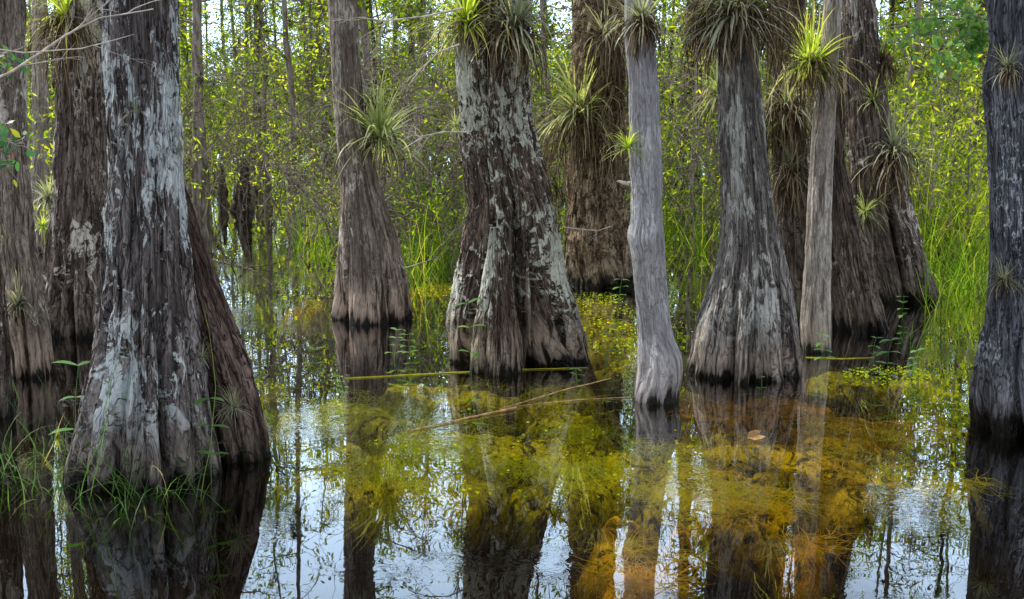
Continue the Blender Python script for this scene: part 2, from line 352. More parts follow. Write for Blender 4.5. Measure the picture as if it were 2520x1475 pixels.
main_tree('T7', [(0, 1536, 1605), (100, 1536, 1611), (200, 1546, 1618), (300, 1551, 1622), (430, 1549, 1630), (460, 1552, 1630), (540, 1552, 1632), (585, 1540, 1636), (620, 1553, 1638), (700, 1560, 1641), (800, 1572, 1652), (840, 1573, 1660), (880, 1571, 1682), (925, 1568, 1684), (960, 1560, 1674), (1000, 1554, 1678)], 992, 'bark_silver',
          'slender smooth silver grey trunk without flare right of centre', 9, seed=9, lobes=4, A0=.03, A1=.08, amp=.006, lump=.16, nth=260)
main_tree('T8', [(0, 1772, 1862), (150, 1766, 1864), (300, 1768, 1880), (400, 1772, 1890), (500, 1774, 1903), (600, 1765, 1920), (700, 1742, 1944), (800, 1716, 1964), (900, 1696, 1980), (945, 1688, 1988)], 937, 'bark_grey',
          'grey cypress with wide bell foot under a huge shaggy air plant', 9.5, seed=10, lobes=9, A1=.28, nth=460, amp=.012, groove=[(-.5, -.4, .2, .12, .8), (-.05, 0, .2, .10, .9), (.3, .2, .2, .12, .7), (.72, .6, .3, .14, 1.3)])
main_tree('T9', [(0, 1893, 1978), (200, 1898, 1976), (400, 1905, 1985), (600, 1910, 2000), (800, 1905, 2030)], 800, 'bark_dull',
          'dark trunk hung with dry air plants behind the grey bell footed cypress', 8.5, seed=11, lobes=5, A1=.2, nth=220)
main_tree('T10', [(0, 2028, 2070), (100, 2022, 2066), (200, 2012, 2060), (300, 2000, 2054), (400, 1993, 2049), (600, 1982, 2044), (700, 1977, 2042), (800, 1968, 2044), (870, 1972, 2046)], 868, 'bark_pale',
          'thin pale leaning trunk in front of the right hand group', 8, seed=12, lobes=4, A0=.02, A1=.08, amp=.005, lump=.1, nth=200, crown=False)
main_tree('T11', [(0, 2030, 2066), (400, 2035, 2078), (550, 2040, 2112), (650, 2044, 2138), (750, 2048, 2170), (820, 2050, 2192)], 820, 'bark_dull',
          'dark flaring cypress foot just behind the thin leaning trunk', 7, seed=13, lobes=6, A1=.34, crown=False, groove=[(.35, .3, .3, .2, .9)])
main_tree('T12', [(0, 2075, 2150), (200, 2080, 2172), (300, 2084, 2192), (500, 2096, 2238), (600, 2110, 2268), (700, 2132, 2298), (750, 2140, 2314)], 748, 'bark_white',
          'pale flaked cypress with dark flared base and side air plants at right', 9, seed=14, lobes=7, A1=.34, groove=[(-.1, 0, .45, .16, 1.6), (.4, .3, .2, .14, 1.)])
main_tree('T13', [(0, 2436, 2580), (100, 2442, 2580), (200, 2426, 2575), (400, 2440, 2570), (600, 2442, 2575), (700, 2440, 2585), (800, 2430, 2600), (900, 2408, 2620), (1000, 2392, 2650), (1075, 2398, 2660)], 1078, 'bark_blue',
          'dark bluish speckled cypress cut by the right edge', 9, seed=15, lobes=7, A1=.3, nth=400, amp=.010, groove=[(-.5, -.6, .2, .14, .8), (-.1, -.1, .2, .14, .8)])

# ------------------------------------------------------------ air plants
def on_tree(key, px, py):
    Yc, zs, cx, R = TREES[key]; p = atY(px, py, Yc); c = np.interp(p[2], zs, cx); r = np.interp(p[2], zs, R)
    u = np.clip((p[0]-c)/r, -1, 1); Y = Yc-r*math.sqrt(max(0, 1-u*u))*.95
    if abs(u) > .95: Y = Yc-.05
    return atY(px, py, Y), atY(px, py, Yc), c, r, Yc
def air_plant(key, px, py, Rp, col, label, n=55, skirt=0, skirtn=90, ring=False, up=.35, wid=.026):
    p, pc, c, r, Yc = on_tree(key, px, py); R = Rp*1.36*p[1]/F
    e = empty('air_plant', p, label, 'air plant')
    n = int(n*1.7)
    az = rng.uniform(0, 6.28, n); el = rng.uniform(-.5, 1.3, n)+up*.3
    D = np.stack([np.cos(az)*np.cos(el), np.sin(az)*np.cos(el), np.sin(el)], 1); D[:, 1] -= .25
    S = unit(D)*R*.06
    g = Geo(); P = paths(S, D, R*rng.uniform(.55, 1.45, n), rng.uniform(.1, 2.0, n), .055, 9)
    g.ribbon(P, wid*(R/.4)**.6*rng.uniform(.45, 1.2, n), .75)
    g.build('leaf_rosette', M[col], e)
    if skirt:
        L = skirt*p[1]/F; g = Geo(); m = int(skirtn*(1 if ring else 1.1))
        if ring:
            a = rng.uniform(0, 6.28, m); rad = r*rng.uniform(.85, 1.5, m)
            S = np.stack([c+rad*np.cos(a)-p[0], (Yc-p[1])+rad*np.sin(a), rng.uniform(-.35, .35, m)*L], 1); D = np.stack([np.cos(a), np.sin(a), rng.uniform(-.5, .8, m)], 1)
        else:
            a = rng.uniform(0, 6.28, m); S = rng.normal(0, R*.15, (m, 3)); S[:, 1] -= R*.1; D = np.stack([np.cos(a), np.sin(a)*.7-.2, rng.uniform(-.9, .5, m)], 1)
        P = paths(S, D, L*rng.uniform(.45, 1.25, m), rng.uniform(1.6, 5.5, m), .2, 10)
        g.ribbon(P, .012*rng.uniform(.5, 1.5, m), .5)
        g.build('dead_leaf_skirt', M['air_dead'], e)
    return e
air_plant('T3', 165, 50, 95, 'air_lime', 'lime green air plant high on the white patched trunk at upper left', 60, 200, 240, up=.6)
air_plant('T4', 935, 345, 108, 'air_green', 'spreading grey green air plant on the right side of the smooth beige trunk', 80, 80, 70, up=.7)
air_plant('T5', 1150, 60, 112, 'air_lime', 'lime air plant on the upper left of the central thick cypress', 75, 90, 140)
air_plant('T5', 1265, 75, 105, 'air_grey', 'dark air plant with brown skirt on the upper right of the central thick cypress', 95, 150, 260)
air_plant('T5', 1190, 188, 22, 'air_green', 'tiny air plant on the front of the central thick cypress', 25, wid=.015)
air_plant('T6', 1425, 285, 110, 'air_green', 'large drooping green air plant midway up the shaggy tan trunk', 100, 220, 280, up=.3)
air_plant('T6', 1490, 95, 70, 'air_grey', 'dull air plant near the top of the shaggy tan trunk', 75, 200, 240)
air_plant('T6', 1510, 225, 45, 'air_dead', 'brown dried air plant on the right side of the shaggy tan trunk', 50, 150, 180)
air_plant('T7', 1580, 55, 66, 'air_grey', 'air plant perched on the top of the silver trunk', 80, 110, 160)
air_plant('T8', 1805, 40, 115, 'air_grey', 'huge shaggy air plant wrapped around the bell footed grey cypress', 190, 160, 950, ring=True)
air_plant('T9', 1768, 235, 85, 'air_green', 'yellowish air plant showing left of the bell footed grey cypress', 45, 90, 60)
air_plant('T10', 1995, 160, 98, 'air_lime', 'sunlit lime air plant on the thin leaning trunk', 80, 140, 160, up=.5)
air_plant('T9', 1935, 265, 80, 'air_grey', 'dry air plant beneath the sunlit one, on the dark trunk', 60, 180, 220)
air_plant('T9', 1945, 425, 60, 'air_grey', 'lowest dry air plant on the dark trunk behind the bell footed cypress', 50, 120, 160)
air_plant('T9', 1900, 335, 50, 'air_green', 'greenish air plant on the left side of the dark trunk, between the two dry ones', 40, 60, 50)
air_plant('T12', 2198, 385, 85, 'air_grey', 'grey air plant with long brown skirt on the right side of the pale flaked cypress', 80, 150, 240)
air_plant('T12', 2175, 160, 50, 'air_dead', 'small brown air plant high on the right side of the pale flaked cypress', 60, 90, 110)
air_plant('T12', 2128, 525, 70, 'air_green', 'spidery air plant low on the front of the pale flaked cypress', 44, wid=.018)
air_plant('T12', 2150, 250, 40, 'air_green', 'small green air plant in the upper middle of the pale flaked cypress', 36, 40, 30)
air_plant('T13', 2480, 170, 50, 'air_grey', 'grey air plant high on the dark bluish trunk at right', 60, 70, 50, wid=.016)
air_plant('T13', 2470, 690, 48, 'air_grey', 'wispy grey air plant low on the dark bluish trunk at right', 60, 50, 40, wid=.012)
air_plant('T1', 335, 270, 28, 'air_grey', 'small pale air plant on the upper front of the big left tree', 40, wid=.013)
air_plant('T1', 575, 1005, 50, 'air_grey', 'spiky grey air plant low on the right buttress of the big left tree', 60, wid=.010)
air_plant('T1', 497, 880, 32, 'air_grey', 'little grey air plant in the cleft of the big left tree', 40, wid=.011)
air_plant('T1', 448, 370, 28, 'air_grey', 'tuft of grey air plant on the right edge of the big left tree', 34, wid=.011)
air_plant('T3', 120, 495, 50, 'air_grey', 'greyish air plant on the left flank of the white patched trunk', 40, 40, 40)
air_plant('T3', 105, 560, 36, 'air_lime', 'small yellow green air plant low on the left flank of the white patched trunk', 30)
air_plant('T2', 45, 755, 60, 'air_grey', 'loose grey air plant on the foot of the leftmost brown trunk', 50, 60, 30, wid=.012)
air_plant('T2', 12, 590, 30, 'air_green', 'small air plant at the extreme left edge above the loose one', 26, wid=.014)
air_plant('T4', 905, 245, 30, 'air_grey', 'faded air plant tuft on the right edge of the beige trunk, above the spreading one', 30, 40, 30)
air_plant('T7', 1545, 365, 46, 'air_lime', 'yellow green air plant peeking out left of the silver trunk', 34)
air_plant('T5', 1372, 470, 40, 'air_dead', 'withered reddish air plant on the right side of the central cypress', 34, 40, 30)
air_plant('T5', 1122, 312, 28, 'air_green', 'small curled air plant on the left edge of the central cypress', 28)
air_plant('T5', 1275, 540, 22, 'air_grey', 'tiny grey air plant in the furrow of the central cypress', 24, wid=.01)

# ------------------------------------------------------------ background trees
def kids(o): return [c for c in bpy.data.objects if c.parent == o]
def tree_proto(h, r0, nl, nleaf, mat, seed, low=.3, moss=3, leafL=.11, leafW=.04, spread=1.5, wood='wood_dark', name='swamp_tree'):
    r = np.random.default_rng(seed); e = bpy.data.objects.new(name, None); COL.objects.link(e)
    m = 15; t = np.linspace(0, 1, m); P = np.zeros((1, m, 3)); P[0, :, 2] = -.3+t*(h+.3)
    P[0, :, 0] = np.cumsum(r.normal(0, .035, m))*h/9; P[0, :, 1] = np.cumsum(r.normal(0, .05, m))*h/9; P[0, 0, :2] = P[0, 1, :2] = 0
    t2 = np.linspace(0, 1, 40); PP = np.stack([np.interp(t2, t, P[0, :, i]) for i in range(3)], 1)[None]
    rad = r0*(1-.75*t2)*(1+1.5*np.exp(-t2*h/.5))
    g = Geo(); g.tube(PP, 0, 0, 12, rad[None]*(1+.10*r.normal(0, 1, (1, 40)))); g.build('trunk', M[wood], e)
    k = r.integers(int(40*low), 39, nl); S = PP[0, k]; az = r.uniform(0, 6.28, nl)
    D = np.stack([np.cos(az), np.sin(az), r.uniform(-.2, .9, nl)], 1); B = paths(S, D, spread*r.uniform(.5, 1.2, nl)*(1.15-k/45), .15, .15, 8, r)
    g = Geo(); g.tube(B, r0*.22, .004, 4)
    S2 = np.repeat(B[:, 1:].reshape(-1, 3), 2, 0); T = paths(S2, r.normal(0, 1, S2.shape), r.uniform(.2, .7, len(S2)), .25, .2, 4, r); g.tube(T, .006, .002, 3)
    g.build('branches', M[wood], e)
    kk = r.integers(0, len(T), nleaf); q = r.integers(1, 5, nleaf); g = Geo(); g.leaves(T[kk, q]+r.normal(0, .08, (nleaf, 3)), leafL, leafW); g.build('crown', M[mat], e, False)
    for a in r.integers(6, 30, moss):
        g = Geo(); c = PP[0, a]+r.normal(0, .06, 3); n = 80; g.ribbon(paths(np.repeat(c[None], n, 0), r.normal(0, 1, (n, 3)), r.uniform(.08, .22, n), .8, .1, 4, r), .016)
        g.build('moss_clump', M['moss'], e)
    return e
def shrub_proto(h, w, ns, nleaf, mat, seed, leafL, leafW, wood='wood_dark', twigs=7, name='swamp_shrub', lowleaf=0.):
    r = np.random.default_rng(seed); e = bpy.data.objects.new(name, None); COL.objects.link(e)
    S = np.stack([r.normal(0, w*.3, ns), r.normal(0, w*.3, ns), np.full(ns, -.15)], 1); D = np.stack([r.normal(0, .38, ns), r.normal(0, .38, ns), np.ones(ns)], 1)
    P = paths(S, D, h*r.uniform(.5, 1.1, ns), .25, .10, 10, r); g = Geo(); g.tube(P, .016, .004, 4)
    S2 = np.repeat(P[:, 2:].reshape(-1, 3), twigs, 0); S2 = S2[r.random(len(S2)) < .75]; T = paths(S2, r.normal(0, 1, S2.shape)+[0, 0, .3], r.uniform(.2, .8, len(S2))*w*.5, .3, .18, 5, r)
    g.tube(T, .005, .0015, 3); g.build('stems', M[wood], e)
    k = r.integers(0, len(T), nleaf); q = r.integers(1, 6, nleaf); g = Geo(); g.leaves(T[k, q]+r.normal(0, .06, (nleaf, 3)), leafL, leafW); g.build('foliage', M[mat], e, False)
    return e
def place(proto, used, x, y, s, rz, label, cat, group, sz=1.):
    if id(proto) not in used:
        used.add(id(proto)); o = proto
    else:
        o = proto.copy(); COL.objects.link(o)
        for ch in list(KIDS[id(proto)]):
            c = ch.copy(); COL.objects.link(c); c.parent = o
    o.location = (float(x), float(y), 0); o.scale = (s, s, s*sz); o.rotation_euler = (0, 0, float(rz)); tag(o, label, cat, group); return o
tp = [tree_proto(11, .085, 30, 1700, 'leaf_lime', 1, .26, spread=1.9, wood='wood_mid'), tree_proto(12, .07, 32, 1700, 'leaf_mid', 2, .26, spread=1.9, wood='wood_mid'), tree_proto(9, .12, 24, 1200, 'leaf_mid', 3, .38, spread=2.), tree_proto(12, .06, 30, 1600, 'leaf_lime', 4, .22, spread=1.8, wood='wood_mid')]
sap = [tree_proto(6.5, .028, 26, 600, 'leaf_lime', 11, .1, 2, .09, .03, .8, 'wood_mid', name='sapling'), tree_proto(7, .024, 28, 500, 'leaf_mid', 12, .12, 3, .09, .03, .9, 'wood_mid', name='sapling'), tree_proto(5.5, .022, 22, 400, 'leaf_lime', 13, .1, 1, .09, .03, .7, 'wood_mid', name='sapling')]
bushy = [tree_proto(7.5, .06, 40, 3000, 'leaf_lime', 41, .18, 2, .14, .05, 2.1, name='leafy_swamp_tree'), tree_proto(7.0, .07, 40, 2800, 'leaf_mid', 42, .16, 3, .14, .05, 2.2, name='leafy_swamp_tree', wood='wood_mid')]
big = [shrub_proto(6.3, 3.2, 14, 4600, 'leaf_lime', 21, .2, .08, twigs=3), shrub_proto(5.6, 3.4, 14, 4600, 'leaf_lime', 22, .2, .08, twigs=3), shrub_proto(6.0, 3., 14, 3800, 'leaf_mid', 23, .2, .07, twigs=3)]
mid = [shrub_proto(2.6, 1.5, 14, 1700, 'leaf_mid', 31, .10, .03, twigs=3, wood='wood_mid'), shrub_proto(2.8, 1.6, 14, 1500, 'leaf_lime', 32, .10, .03, twigs=3, wood='wood_mid'), shrub_proto(3.0, 1.8, 22, 500, 'leaf_dark', 33, .06, .03, twigs=7, wood='wood_mid')]
KIDS = {id(p): kids(p) for p in tp+sap+big+mid+bushy}
GAPS = [(0, 255, 'left of the big left tree'), (430, 640, 'just right of the big left tree'), (640, 815, 'just left of the smooth beige trunk'), (880, 1120, 'between the beige trunk and the central cypress'), (1310, 1400, 'between the central cypress and the shaggy trunk'),
        (1530, 1550, 'beside the shaggy trunk'), (1625, 1765, 'between the silver trunk and the grey cypress'), (1880, 2030, 'right of the grey cypress'), (2030, 2200, 'behind the thin leaning trunk'), (2200, 2440, 'between the pale flaked cypress and the right edge tree')]
def gap(x, y):
    px = PW/2+x/y*F*1.0
    best = min(GAPS, key=lambda g: 0 if g[0] <= px <= g[1] else min(abs(px-g[0]), abs(px-g[1])))
    return best[2]
used = set()
for i, (px, by_, s, pr, lab) in enumerate([(718, 560, .95, 3, 'straight thin trunk standing alone in the gap left of the beige trunk'), (497, 535, 1.3, 0, 'thin trunk with flared foot just right of the big left tree'),
        (1690, 512, 1.5, 2, 'dark flared trunk between the silver trunk and the grey cypress'), (893, 560, 1.2, 1, 'mossy thin trunk directly behind the smooth beige trunk'),
        (1335, 560, .9, 3, 'pale thin trunk right of the central cypress'), (2232, 560, .9, 1, 'thin trunk behind the right side air plant'), (660, 500, .8, 1, 'very thin trunk in the left water gap')]):
    p = ground(px, by_); place(tp[pr], used, p[0], p[1], s, i*1.3, lab, 'tree', None)
for i in range(38):
    y = rng.uniform(25, 46); x = rng.uniform(-.46, .46)*y
    g_ = gap(x, y); place(tp[rng.integers(0, 4)], used, x, y, rng.uniform(.7, 1.15), rng.uniform(0, 6.28), f'slim distant swamp tree seen {g_}', 'tree', f'slim distant trees {g_}')
for i in range(14):
    y = rng.uniform(27, 42); x = (rng.uniform(455, 815)-PW/2)/F*y
    g_ = gap(x, y); place(tp[(1, 3)[i % 2]], used, x, y, rng.uniform(.6, 1.0), rng.uniform(0, 6.28), f'slim distant swamp tree seen {g_}', 'tree', f'slim distant trees {g_}')
for i, (px, y, k, s) in enumerate([(930, 23, 0, .9), (1040, 26, 1, 1.), (1120, 24, 0, .95), (1200, 29, 1, 1.1), (1330, 24, 1, .9), (1420, 28, 0, 1.1), (1540, 25, 1, 1.), (1650, 30, 0, 1.), (1760, 27, 1, 1.), (1900, 25, 0, 1.), (2020, 23, 1, .95), (2160, 27, 0, 1.1), (2280, 30, 1, 1.1), (2420, 26, 0, 1.), (980, 32, 1, 1.2), (820, 33, 0, .9), (470, 30, 1, .9), (330, 26, 0, 1.), (150, 22, 0, .9), (20, 26, 0, 1.), (610, 48, 0, 1.1), (780, 44, 0, 1.1), (2350, 38, 0, 1.2), (1700, 42, 1, 1.3)]):
    x = (px-PW/2)/F*y; g_ = gap(x, y); place(bushy[k], used, x, y, s, i*2.1, f'leafy low branched swamp tree {g_}', 'tree', f'leafy trees {g_}')
for i in range(90):
    y = rng.uniform(18, 38); x = rng.uniform(-.45, .45)*y
    px = PW/2+x/y*F
    if 520 < px < 760 and y < 28: y = 31; x = (px-PW/2)/F*y
    g_ = gap(x, y); place(sap[rng.integers(0, 3)], used, x, y, rng.uniform(.7, 1.2), rng.uniform(0, 6.28), f'thin twiggy sapling {g_}', 'sapling', f'thin saplings {g_}')
for i in range(44):
    y = rng.uniform(38, 54); x = (-.5+i/43.)*1.0*y+rng.normal(0, .6)
    px = PW/2+x/y*F; s = rng.uniform(.65, 1.05)*(.75 if 500 < px < 780 else 1)
    g_ = gap(x, y); place(big[rng.integers(0, 3)], used, x, y, s, rng.uniform(0, 6.28), f'far leafy thicket bush {g_}', 'bush', f'far thicket bushes {g_}')
for px, y, k, s in [(960, 17, 2, 1.15), (1060, 18, 2, 1.2), (1010, 21, 0, 1.2), (1110, 16.5, 0, .8), (1330, 17, 1, .9), (1370, 20, 2, 1.1), (1700, 19, 0, .9), (1740, 24, 1, 1.3), (1650, 27, 0, 1.2), (1960, 17, 2, 1.), (2010, 22, 0, 1.2),
                    (2260, 17, 1, 1.05), (2330, 19, 1, 1.2), (2400, 17, 1, 1.1), (2300, 24, 1, 1.4), (2400, 26, 1, 1.4), (2480, 20, 0, 1.2), (790, 19, 1, .8), (780, 27, 0, 1.2), (560, 33, 1, 1.2), (480, 27, 1, 1.2), (700, 34, 1, 1.1), (620, 36, 1, 1.3), (100, 16, 1, 1.), (30, 20, 0, 1.2), (200, 21, 2, 1.2), (1500, 21, 0, 1.2), (1560, 26, 1, 1.2), (1240, 24, 0, 1.3), (1820, 20, 1, 1.1), (2120, 20, 0, 1.2), (2160, 24, 1, 1.3), (850, 24, 2, 1.2), (440, 22, 2, 1.1)]:
    x = (px-PW/2)/F*y; g_ = gap(x, y); kk = ['leafy green', 'bright yellow green', 'dark twiggy'][k]
    place(mid[k], used, x, y, s, rng.uniform(0, 6.28), f'{kk} swamp shrub {g_}', 'shrub', f'{kk} shrubs {g_}')

# cypress knees
for i, (px, by_, hpx, wpx) in enumerate([(590, 520, 130, 46), (550, 505, 100, 26), (615, 522, 70, 24)]):
    p = ground(px, by_); s = p[1]/F
    m = 24; t = np.linspace(0, 1, m); P = np.zeros((1, m, 3)); P[0, :, 2] = -.2+t*(hpx*s+.2); P[0, :, 0] = -.15*t*hpx*s*(i-1)
    g = Geo(); g.tube(P, 0, 0, 14, (wpx*s*.55*(1.15-t)**.8*(1+.12*rng.normal(0, 1, m)))[None]); o = g.build('cypress_knee', M['wood_dark']); o.location = p
    tag(o, ['tallest dark cypress knee rising from the far water at left', 'slim left cypress knee beside the tallest one', 'short right cypress knee beside the tallest one'][i], 'cypress knee')

# ------------------------------------------------------------ reeds and grass (uncountable)
def reeds(name, specs, mat, label, sp_=.28):
    g = Geo()
    for px, py, rx, ry, n_, h, w in specs:
        a = rng.uniform(0, 6.28, n_); q = np.sqrt(rng.random(n_))
        S = np.array([ground(px+rx*math.cos(a_)*q_, py+ry*math.sin(a_)*q_, -.05) for a_, q_ in zip(a, q)])
        D = np.stack([rng.normal(0, sp_, n_), rng.normal(0, sp_, n_), np.ones(n_)], 1)
        g.ribbon(paths(S, D, h*rng.uniform(.35, 1.2, n_), rng.uniform(.1, 2.4, n_), .07, 7), w, .6)
    return tag(g.build(name, mat), label, 'grass', kind='stuff')
reeds('reed_grass', [(2330, 640, 100, 40, 340, 1.7, .016), (2350, 560, 120, 40, 480, 2.2, .018), (2260, 560, 60, 30, 200, 1.6, .016), (2390, 700, 60, 50, 130, 1.2, .014), (2300, 740, 40, 60, 70, .9, .013)], M['reed'], 'tall bright green reed grass at right between the pale flaked cypress and the right edge tree', .55)
reeds('reed_grass', [(1050, 650, 70, 40, 260, 1.2, .011), (1080, 590, 60, 30, 220, 1.7, .013), (940, 600, 60, 20, 60, 1., .012)], M['reed'], 'green reed grass between the beige trunk and the central cypress', .55)
reeds('reed_grass', [(770, 620, 50, 30, 110, .9, .012), (800, 560, 40, 30, 110, 1.3, .014), (560, 470, 60, 12, 60, .7, .02), (730, 470, 50, 12, 80, .9, .02)], M['reed'], 'patchy reed grass in the water left of the beige trunk', .5)
reeds('reed_grass', [(1350, 620, 40, 30, 130, 1., .012), (1720, 600, 40, 40, 150, 1.3, .013), (1650, 560, 30, 20, 90, 1.2, .013)], M['reed'], 'reed grass showing between the shaggy, silver and grey trunks', .5)
reeds('marsh_grass', [(60, 1110, 90, 60, 30, .45, .008), (110, 1180, 130, 50, 24, .55, .008), (230, 1190, 110, 50, 18, .65, .008), (320, 1235, 70, 20, 34, .85, .006), (20, 1010, 50, 30, 8, .35, .008), (430, 1235, 110, 20, 10, .5, .008), (340, 1240, 160, 14, 18, 1.1, .007)], M['grass'], 'loose green marsh grass at the foot of the big left tree', .65)
reeds('marsh_grass', [(90, 1240, 120, 40, 24, .25, .008), (300, 1270, 120, 30, 14, .2, .008), (2270, 860, 60, 40, 30, .3, .009), (2320, 930, 40, 30, 14, .25, .009), (1070, 780, 30, 20, 16, .25, .007), (2340, 1140, 20, 10, 6, .25, .01)], M['grass'], 'short scattered grass blades poking from the water', .5)

# ------------------------------------------------------------ seedlings
def seedling(px, py, hpx, npairs, leafpx, label, mat='leaf_near', lean=0.):
    p = ground(px, py); s = p[1]/F; h = hpx*s; e = empty('water_seedling', p, label, 'seedling')
    P = paths(np.array([[0, 0, -.05]]), np.array([[lean, 0, 1.]]), h+.05, 0, .06, 8); g = Geo(); g.tube(P, .003, .0015, 5); g.build('stem', M[mat], e)
    g = Geo(); k = np.linspace(3, 8, npairs); S = np.stack([np.interp(k, range(9), P[0, :, i]) for i in range(3)], 1)
    for sgn in (-1, 1):
        a = rng.uniform(-.9, .9, npairs); D = np.stack([sgn*np.cos(a), np.sin(a), rng.uniform(0, .5, npairs)], 1)
        Q = paths(S, D, leafpx*s*rng.uniform(.8, 1.2, npairs), .9, .03, 5); w = leafpx*s*.5
        t = np.linspace(0, 1, 6); prof = np.sin(np.pi*np.clip(t*.95+.03, 0, 1))**.8
        n_, m_, _ = Q.shape; T = unit(np.gradient(Q, axis=1)); sd = unit(np.cross(T, [0, 0, 1.])+1e-4)
        V = np.stack([Q-sd*(prof*w*.5)[None, :, None], Q+sd*(prof*w*.5)[None, :, None]], 2); idx = np.arange(n_*m_*2).reshape(n_, m_, 2)
        g.add(V, np.stack([idx[:, :-1, 0], idx[:, :-1, 1], idx[:, 1:, 1], idx[:, 1:, 0]], -1).reshape(-1, 4), None, np.repeat(rng.random(n_), m_*2))
    g.build('leaves', M[mat], e); return e
for a in [(1160, 925, 185, 3, 38, 'broad leaved seedling in front of the central cypress'), (520, 1190, 240, 3, 44, 'dark green sprig against the right buttress of the big left tree'), (190, 1130, 240, 3, 58, 'large leaved plant against the left foot of the big left tree'),
          (1520, 770, 85, 4, 24, 'slim seedling standing in open water behind the silver trunk at left'), (1492, 900, 120, 5, 26, 'tallest seedling left of the silver trunk foot'), (1522, 880, 60, 3, 22, 'short seedling right beside the tallest one'),
          (1420, 945, 40, 3, 22, 'tiny seedling at the end of the floating yellow stick'), (2180, 960, 130, 4, 36, 'bright sunlit seedling in the right hand water'), (2030, 900, 80, 4, 28, 'seedling at the foot of the thin leaning trunk'),
          (970, 890, 80, 4, 28, 'pale seedling in the water below the beige trunk'), (1010, 880, 60, 4, 26, 'smaller pale seedling right of the pale one'), (850, 980, 60, 4, 22, 'feathery little seedling left of the floating yellow stick'),
          (1875, 955, 26, 2, 18, 'tiny seedling in front of the grey cypress'), (2220, 790, 60, 4, 22, 'small seedling beneath the pale flaked cypress'), (1175, 1010, 26, 2, 16, 'tiny seedling just above the forked stick'), (2150, 880, 50, 3, 22, 'little seedling left of the bright sunlit one'), (780, 900, 40, 2, 28, 'low seedling alone in the left water gap'), (2245, 930, 70, 4, 26, 'leafy seedling right of the bright sunlit one')]:
    seedling(*a)

# ------------------------------------------------------------ sticks, branches
def poly(name, pts, r0, r1, mat, label, cat='stick', forks=0, sub=10):
    pts = np.array(pts); c = pts[0].copy(); pts = pts-c; m = len(pts)*sub; t = np.linspace(0, len(pts)-1, m)
    P = np.stack([np.interp(t, range(len(pts)), pts[:, i]) for i in range(3)], 1); P += np.cumsum(rng.normal(0, r0*.25, P.shape), 0)*[1, 1, .2]
    g = Geo(); g.tube(P[None], r0, r1, 8, rr=np.zeros(1)+.2); o = g.build(name, mat); o.location = c; tag(o, label, cat)
    if forks:
        k = rng.integers(m//4, m-2, forks); D = (P[-1]-P[0])/np.linalg.norm(P[-1]-P[0])+rng.normal(0, .55, (forks, 3)); g = Geo(); Q = paths(P[k], D, np.linalg.norm(P[-1]-P[0])*rng.uniform(.15, .4, forks), .1, .12, 8); g.tube(Q, r0*.45, r0*.12, 5)
        S2 = Q[:, 3:8].reshape(-1, 3); g.tube(paths(S2, np.repeat(D, 5, 0)+rng.normal(0, .6, S2.shape), .12, .1, .12, 5), r0*.2, r0*.07, 4)
        g.build('twigs', mat, o)
    return o
gz = lambda px, py, z=.003: ground(px, py, z)
poly('floating_stick', [gz(848, 932), gz(1100, 918), gz(1290, 910), gz(1440, 906)], .008, .003, M['stick_yellow'], 'long straight yellow stick floating before the central cypress')
poly('floating_branch', [gz(1000, 1062, .008), gz(1180, 1022, .01), gz(1270, 1002, .02)], .005, .009, M['stick_tan'], 'reddish tan forked stick lying on the water in mid picture')
poly('floating_stick', [gz(1230, 1008, .01), gz(1380, 962, .04), gz(1502, 930, .07)], .006, .004, M['stick_tan'], 'pale thin stick rising out of the water across the forked tan one')
poly('floating_branch', [gz(1270, 1000), gz(1420, 985), gz(1560, 978)], .004, .002, M['stick_tan'], 'thin twig trailing right from the forked stick')
poly('floating_stick', [gz(1982, 880), gz(2070, 883), gz(2150, 880)], .005, .003, M['stick_yellow'], 'short green yellow stick floating at the foot of the leaning trunk')
poly('fallen_branch', [gz(520, 640), gz(620, 665), gz(720, 735)], .014, .006, M['wood_dark'], 'dark branch lying in the water between the big left tree and beige trunk', forks=3)
poly('bare_branch', [atY(-120, 240, 6.2), atY(20, 180, 6.2), atY(150, 95, 6.3), atY(245, 45, 6.3), atY(385, 22, 6.4)], .008, .003, M['wood_pale'], 'bleached bare branch reaching in across the upper left corner', 'branch', 4)
poly('bare_branch', [atY(-100, 110, 6.0), atY(60, 130, 6.1), atY(200, 120, 6.2), atY(330, 85, 6.3)], .004, .002, M['wood_pale'], 'thin lower bleached twig in the upper left corner', 'branch', 3)
poly('bare_branch', [atY(1130, 110, 10.2), atY(1080, 130, 10.), atY(1040, 170, 9.9), atY(1008, 212, 9.8)], .008, .003, M['wood_pale'], 'pale crooked twig sticking out left from the central cypress', 'branch', 3)
poly('bare_branch', [atY(1140, 20, 10.3), atY(1040, 42, 10.1), atY(950, 52, 10.), atY(880, 45, 9.9)], .009, .003, M['wood_pale'], 'topmost pale branch reaching left from the central cypress', 'branch', 6)
poly('bare_branch', [atY(1150, 325, 10.3), atY(1090, 325, 10.1), atY(1040, 335, 10.), atY(985, 370, 9.9)], .008, .003, M['wood_pale'], 'white twig level with the small curled air plant, left of the central cypress', 'branch', 4)
poly('bare_branch', [atY(1385, 560, 11.), atY(1440, 566, 10.9), atY(1470, 568, 10.9), atY(1502, 558, 10.9)], .007, .003, M['wood_pale'], 'short white broken twig right of the central cypress', 'branch', 1)
poly('bare_branch', [atY(1000, 660, 13.), atY(1060, 640, 12.8), atY(1120, 560, 12.6)], .008, .004, M['wood_mid'], 'arched brown twig between the beige trunk base and central cypress', 'branch', 5)
poly('branch_stub', [atY(1556, 452, 9.3), atY(1540, 450, 9.2), atY(1531, 446, 9.15)], .018, .006, M['wood_pale'], 'little broken stub on the left side of the silver trunk', 'branch stub')
